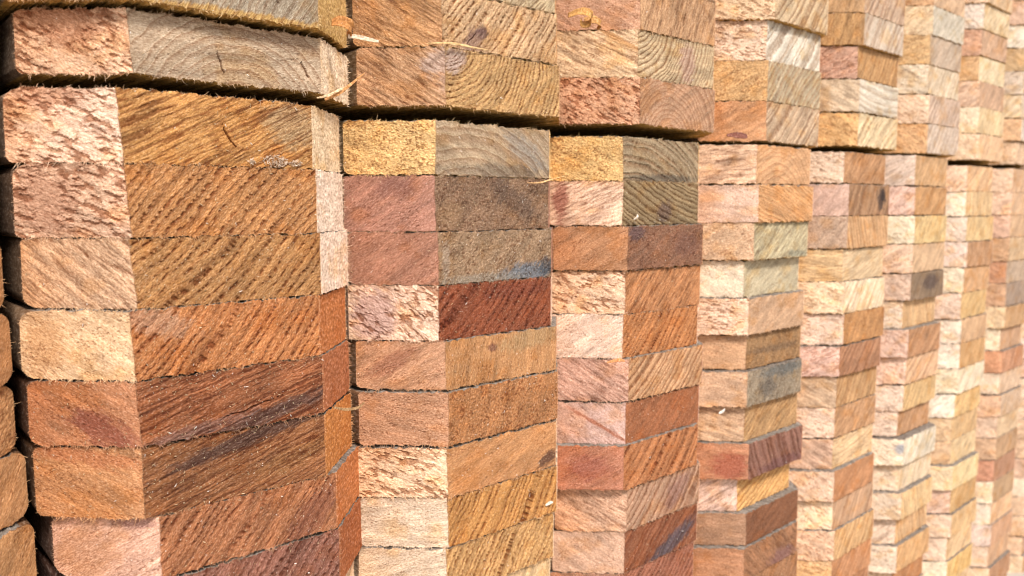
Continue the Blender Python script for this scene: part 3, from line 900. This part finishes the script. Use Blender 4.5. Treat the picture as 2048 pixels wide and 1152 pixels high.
def hue_name(h, _c={}):
    r, g, b = [int(h[i:i+2], 16) for i in (0, 2, 4)]
    mx, mn = max(r, g, b), min(r, g, b); s = (mx-mn)/mx; v = mx/255
    hue = 0 if mx == mn else ((g-b)/(mx-mn)*60 if mx == r else 90)
    if s < .2: return 'pale cream' if v > .8 else ('light grey' if v > .68 else 'grey')
    if s < .33: return ('pale pink' if hue < 24 else 'cream') if v > .8 else ('grey-brown' if v > .5 else 'dark grey-brown')
    if v > .8: return 'peach' if hue < 28 else ('straw' if s < .45 else 'golden')
    if v > .68: return 'reddish tan' if hue < 22 else ('tan' if hue < 31 else 'ochre')
    if v > .56: return 'reddish brown' if hue < 21 else 'orange brown'
    return 'dark red-brown' if hue < 20 else 'dark brown'

ORD = ['first','second','third','fourth','fifth','sixth','seventh','eighth','ninth','tenth','eleventh','twelfth','thirteenth','fourteenth','fifteenth','sixteenth','seventeenth','eighteenth','nineteenth','twentieth']
STACK = {-2: 'stack beyond the left edge', -1: 'sliver of stack at left edge'}
for q in range(0, 11): STACK[q] = ORD[q]+' full stack from left'

# what a camera near the photograph's can see
def in_view(x, y, z, mg=1.18):
    d = Vector((x, y, z))*MM-cam.location
    rt = Vector((math.cos(YAW), -math.sin(YAW), 0)); up = rt.cross(fwd)
    zf = d.dot(fwd)
    if zf < .03: return False
    f = 28.05/36*2
    return abs(d.dot(rt)/zf*f) < mg and abs(d.dot(up)/zf*f) < .5625*mg

RES = {-1: .8, 0: .42, 1: .47, 2: .55, 3: .68, 4: .82, 5: 1.0, 6: 1.2, 7: 1.4, 8: 1.7}
DENS = {-1: .4, 0: 1.7, 1: 1.8, 2: 1.3, 3: .7, 4: .35, 5: .18}
simple = {}
rg = np.random.default_rng(3)
LT = ['t', 'v', 'l', 't', 'v', 'l', 't']; FT = ['l', 's', 'p', 'v', 's', 'l', 'r', 's']
tris = 0
for line in DATA.strip().splitlines():
    a = line.split(); k, n = int(a[0]), int(a[1]); x, y, z, t = [float(v) for v in a[2:6]]
    hL = a[6] if len(a) > 6 else PALE[int(rg.integers(0, 7))]
    hF = a[7] if len(a) > 7 else DEEP[int(rg.integers(0, 7))]
    hR = a[8] if len(a) > 8 else hL
    ox, oy, oz = k*PITCHX+x+WF/2, y, z
    seed = (k+3)*977+(n+30)*31
    near = k in RES and any(in_view(ox+dx, oy+dy, oz+dz) for dx, dy in ((-WF/2-CH, CH), (-WF/2, 0), (WF/2, 0), (WF/2+CH, CH)) for dz in (0, t))
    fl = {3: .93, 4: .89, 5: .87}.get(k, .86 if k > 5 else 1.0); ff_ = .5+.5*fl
    wash = min(max((k-2.5)*.07, 0), .28); crm = srgb('D8BCA4')*ALB*.9  # farther stacks washed towards cream, haze put into their colour
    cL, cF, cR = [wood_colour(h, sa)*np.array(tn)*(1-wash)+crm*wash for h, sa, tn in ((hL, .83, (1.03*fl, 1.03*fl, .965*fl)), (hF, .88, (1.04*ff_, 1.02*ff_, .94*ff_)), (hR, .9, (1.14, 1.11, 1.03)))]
    rL, rF = LT[(seed*7) % 7], FT[(seed*5) % 8]
    if near:
        s_ = STY.get((k, n), {})
        ang = 48+float(rg.uniform(-14, 14)); angl = -32+float(rg.uniform(-14, 14))
        if rg.random() < .2: angl = -angl
        sL = s_.get('L', st(rL, angl, 3.2)); sF = s_.get('F', st(rF, ang, float(rg.uniform(3.5, 7)) if k > 3 else 3.4)); sR = s_.get('R', st('v', 30))
        rads = s_.get('rads', tuple(float(v) for v in rg.uniform(1.0, 3.5, 4)))
        if k == -1:
            rads = (3, 3, 5, 5); sR = st(['v', 'g', 'v'][n % 3], 50); cR = cL
        tt = t-(.25 if k < 4 else .5)-1.0*float(rg.random())**2 if (k, n) != (0, -1) else t-2.2
        me, surf = board_mesh(0, tt, RES[k], cL, cF, cR, sL, sF, sR, seed, rads, STAIN.get((k, n), ()), cracks=CRACK.get((k, n), ()), coarseR=(k > 0), gap_shade=(k <= 0), chl=CH+({2: 5, 3: 3.5, 4: 2}.get(k, 0) if n < 0 else (1.4 if k > 0 else 0)), amp={0: 1.1, 1: 1.2, 2: 1.2, 3: 1.2}.get(k, 1.0), tame={3: .8, 4: .62, 5: .5}.get(k, .42 if k > 5 else 1.0))
        ob = bpy.data.objects.new("wooden_board", me); col.objects.link(ob)
        if k in DENS:
            fo = bpy.data.objects.new("frayed_fibres", fibres(surf, seed, DENS[k], srgb('E8C79C')*ALB*.5+cL*.5, k)); fo["kind"] = "stuff"
            col.objects.link(fo); fo.parent = ob; tris += len(fo.data.polygons)
            nd = {0: 150, 1: 140, 2: 90, 3: 40, 4: 12}.get(k, 5)
            if (k, n) in ((0, 4), (0, 5)): nd = 330
            if (k, n) in ((1, 1), (1, 2)): nd = 260
            crumbs(surf, np.array([ox, oy, oz]), seed, nd)
        tris += 2*len(me.polygons)
    else:
        key = ((k*5+n*3) % 6)
        if key not in simple: simple[key] = simple_board_mesh(srgb(DEEP[key])*ALB*.6+srgb(PALE[key])*ALB*.4, 26.8)
        ob = bpy.data.objects.new("wooden_board", simple[key]); col.objects.link(ob)
        if len(a) <= 6: hL, hF = PALE[key], DEEP[key]
    ob.location = (ox*MM, oy*MM, oz*MM)
    ob.rotation_euler = (0, math.radians(float(rg.normal(0, .13))), math.radians(float(rg.normal(0, .3))))
    tier = 'below' if n >= 0 else 'above'; idx = n if n >= 0 else -n-1
    nl, nf = hue_name(hL), hue_name(hF)
    lead = ('%s board' % nl) if nl == nf else ('%s and %s board' % (nl, nf))
    ob["label"] = "%s, %s %s the long gap, %s" % (lead, ORD[idx], tier, STACK[k])
    ob["category"] = "board"; ob["group"] = "sawn boards piled in stacks"
print("tris", tris)

# ------------------------------------------------------------------ sawdust, shavings, chips
d = bpy.data.objects.new("sawdust", DUST.mesh("sawdust")); col.objects.link(d)
d["kind"] = "stuff"; d["label"] = "fine pale sawdust and crumbs clinging to the board ends"; d["category"] = "sawdust"

def ribbon(name, pts, wid, thick, colour, label, cat, side=(0, 0, 1), seed=1, frayed=0):
    """a curled shaving: strip swept through pts (mm), ragged edges, real thickness"""
    rng = np.random.default_rng(seed)
    P = np.array(pts, float); n = 26
    tt = np.linspace(0, len(P)-1, n); Q = []
    for t_ in tt:                                     # Catmull-Rom
        i = min(int(t_), len(P)-2); f = t_-i
        p0, p1, p2, p3 = P[max(i-1, 0)], P[i], P[i+1], P[min(i+2, len(P)-1)]
        Q.append(.5*((2*p1)+(-p0+p2)*f+(2*p0-5*p1+4*p2-p3)*f*f+(-p0+3*p1-3*p2+p3)*f**3))
    Q = np.array(Q); side = np.array(side, float); side /= np.linalg.norm(side)
    T = np.gradient(Q, axis=0); T /= np.linalg.norm(T, axis=1)[:, None]+1e-9
    S = side-(T@side)[:, None]*T; S /= np.linalg.norm(S, axis=1)[:, None]+1e-9; Nn = np.cross(T, S)
    W = np.interp(tt, np.arange(len(P)), wid)
    m = 7; V = []
    for sgn in (1, -1):
        for j in range(m):
            u = j/(m-1)*2-1
            rag = 1+(.25*(rng.random(n)-.5) if abs(u) == 1 else 0)
            V.append(Q+S*(W*.5*u*rag)[:, None]+Nn*(thick*sgn*.5*(1-.5*u*u)+.12*W*(u*u)+.04*rng.normal(size=n))[:, None])
    V = np.array(V)                                   # (2m, n, 3)
    loop = list(range(m))+list(range(2*m-1, m-1, -1)); id_ = lambda a_, b_: loop[a_ % (2*m)]*n+b_
    F = [[id_(a_, b_), id_(a_+1, b_), id_(a_+1, b_+1), id_(a_, b_+1)] for a_ in range(2*m) for b_ in range(n-1)]
    V = V.reshape(-1, 3); c = srgb(colour)*ALB
    str_ = np.repeat((.75+.5*rng.random(2*m))[:, None], n, 1).reshape(-1, 1)
    caps = [[id_(a_, 0) for a_ in range(2*m)][::-1], [id_(a_, n-1) for a_ in range(2*m)]]
    flat = np.array([i for f_ in F for i in f_]+caps[0]+caps[1]); cnt = np.array([4]*len(F)+[2*m]*2, np.int32)
    cen = V.mean(0)
    me = np_mesh(name, (V-cen)*MM, flat, np.clip(c*str_, 0, .9), np.zeros((len(V), 3)), True, cnt)
    o = bpy.data.objects.new(name, me); col.objects.link(o); o.location = cen*MM
    o["label"] = label; o["category"] = cat
    return o

ribbon("wood_curl", [(84,-1,34),(86,-4,34.5),(89,-6,33.5),(91,-5,31.5),(90,-3,30)], [3,4.6,5,4.2,3], .5, 'C98A4E', "curled orange shaving caught on the top right corner of the first full stack", "wood shaving", (.4,0,1), 3)
ribbon("wood_sliver", [(90,-4,29),(94,-6,28.8),(98,-8,28),(102,-9,27.6)], [1.8,1.8,1.6,1.0], .5, 'F0D6B8', "flat pale sliver poking right from under the curled orange shaving", "wood sliver", (0,0,1), 4)
ribbon("wood_splinter", [(79.5,-1.5,1.5),(84,-5,4),(88,-7,7.5),(92,-8,11),(95,-9,13.5)], [1.0,1.5,1.2,.8,.2], .4, 'E0A368', "long orange splinter rising to the right beside the dark gap", "splinter", (0,0,1), 5)
ribbon("wood_splinter", [(76,-1,2.0),(80,-4,3.2),(85,-6,6.0),(89,-6,7.2)], [.5,1.1,.9,.2], .4, 'F0CFA4', "shorter pale splinter below the long orange splinter beside the dark gap", "splinter", (0,0,1), 6)
ribbon("wood_curl", [(231,2,60),(234,-5,61.5),(238,-8,60),(239,-6,56.5),(236,-4,55.5),(234,-5,57.5)], [3.5,4.8,5.2,4.8,3.8,2.5], .45, 'D6A05C', "golden rolled shaving at the top between second and third full stacks", "wood shaving", (.5,.2,1), 7)
ribbon("wood_curl", [(240,-2,57.5),(244,-5,58.5),(248,-6,57),(248,-4,54.5)], [4,4.5,4,2.5], .45, 'CF9A5C', "small tan curl lying right of the golden rolled shaving", "wood shaving", (.3,.2,1), 8)
ribbon("torn_strip", [(133.5,-1.0,32.0),(142,-3.2,33.0),(151,-3.6,33.4),(160,-3.0,33.3),(171,-2.0,33.5)], [.4,1.0,1.2,.8,.3], .5, 'E6BE86', "long pale torn strip along the joint under the upper knot", "wood sliver", (0,.2,1), 9)
ribbon("wood_sliver", [(82,2,-133.6),(86,-2,-134.5),(91,-4,-134.2),(94,-5,-132)], [.8,1.3,1.1,.5], .4, 'A9855C', "small tan shaving stuck to the lower right edge of first full stack", "wood shaving", (.1,.3,1), 10)
ribbon("wood_splinter", [(198,-.8,-31.5),(206,-2.5,-31.2),(214,-4,-29.2),(221,-6,-27.4)], [.2,.8,.7,.2], .45, 'E8B67C', "thin curved splinter under the grey-brown board just below the gap", "splinter", (0,.2,1), 11)
ribbon("bark_chip", [(384,0,4.2),(392,-1.5,4.6),(400,-1.8,4.6),(407,-1,4.4)], [1.5,4.0,4.0,2.0], .9, '8A5648', "dark brown chip wedged in the gap of the fourth full stack", "bark chip", (0,.1,1), 12)
ribbon("wood_sliver", [(258,-5.5,-135.5),(264,-9.,-134.2),(271,-8,-136.0)], [.8,2.2,.8], .5, 'D9935C', "little orange chip hanging from the joint in third full stack", "wood chip", (0,.2,1), 13)
ribbon("wood_chip", [(381.5,-1.2,-188.6),(384,-2.4,-187.5),(387,-2.2,-186.3)], [1.0,2.2,1.0], .7, 'F6EEE2', "bright white chip stuck low on the fourth full stack", "wood chip", (.3,0,1), 14)
ribbon("wood_chip", [(286,-1.,-52),(287.4,-2.4,-50.6),(288.8,-1.6,-48.8)], [.9,1.9,.7], .6, 'F4E6D2', "small cream chip on the olive-grey front in the third full stack", "wood chip", (1,0,-.3), 15)
ribbon("wood_chip", [(210.5,-3,-211),(213,-4.2,-209.6),(215.5,-3.6,-210.4)], [.9,2.0,.6], .6, 'F6ECD8', "cream chip on the golden pitted front low in second full stack", "wood chip", (.2,0,1), 17)

# frosty clump of crumbs at the foot of the first board
_r = np.random.default_rng(77); CL = Blades()
for (cx, cz, rx, rz, n_) in ((57,-25.2,5.5,2.6,220),(46.5,-25.8,1.6,1.2,40),(66,-25.8,3.2,1.2,70)):
    a_ = _r.random(n_)*6.28; q_ = np.sqrt(_r.random(n_))
    P_ = np.stack([cx+rx*q_*np.cos(a_), -.25-1.0*(1-q_**2)*_r.random(n_), np.maximum(cz+rz*q_*np.sin(a_), -27.6)], 1)
    c_ = srgb('DCC4AC')*ALB*(.85+.45*_r.random(n_))[:, None]
    CL.add(P_, _r.normal(size=(n_, 3)), np.tile([[.2, 1, .3]], (n_, 1)), .3+.7*_r.random(n_), _r.uniform(.2, .5, n_), c_, np.zeros((n_, 3)), _r)
o = bpy.data.objects.new("sawdust_clump", CL.mesh("sawdust_clump")); col.objects.link(o); o["kind"] = "stuff"
o["label"] = "frosty pale clump of sawdust on the orange front just below the gap"; o["category"] = "sawdust"


# ground under the stacks
me = bpy.data.meshes.new("ground"); g = 60.0
me.from_pydata([(-g, -g, 0), (g, -g, 0), (g, g, 0), (-g, g, 0)], [], [(0, 1, 2, 3)]); me.materials.append(ground_material())
o = bpy.data.objects.new("ground", me); o.location = (0, 0, GROUND*MM); o["kind"] = "structure"; col.objects.link(o)
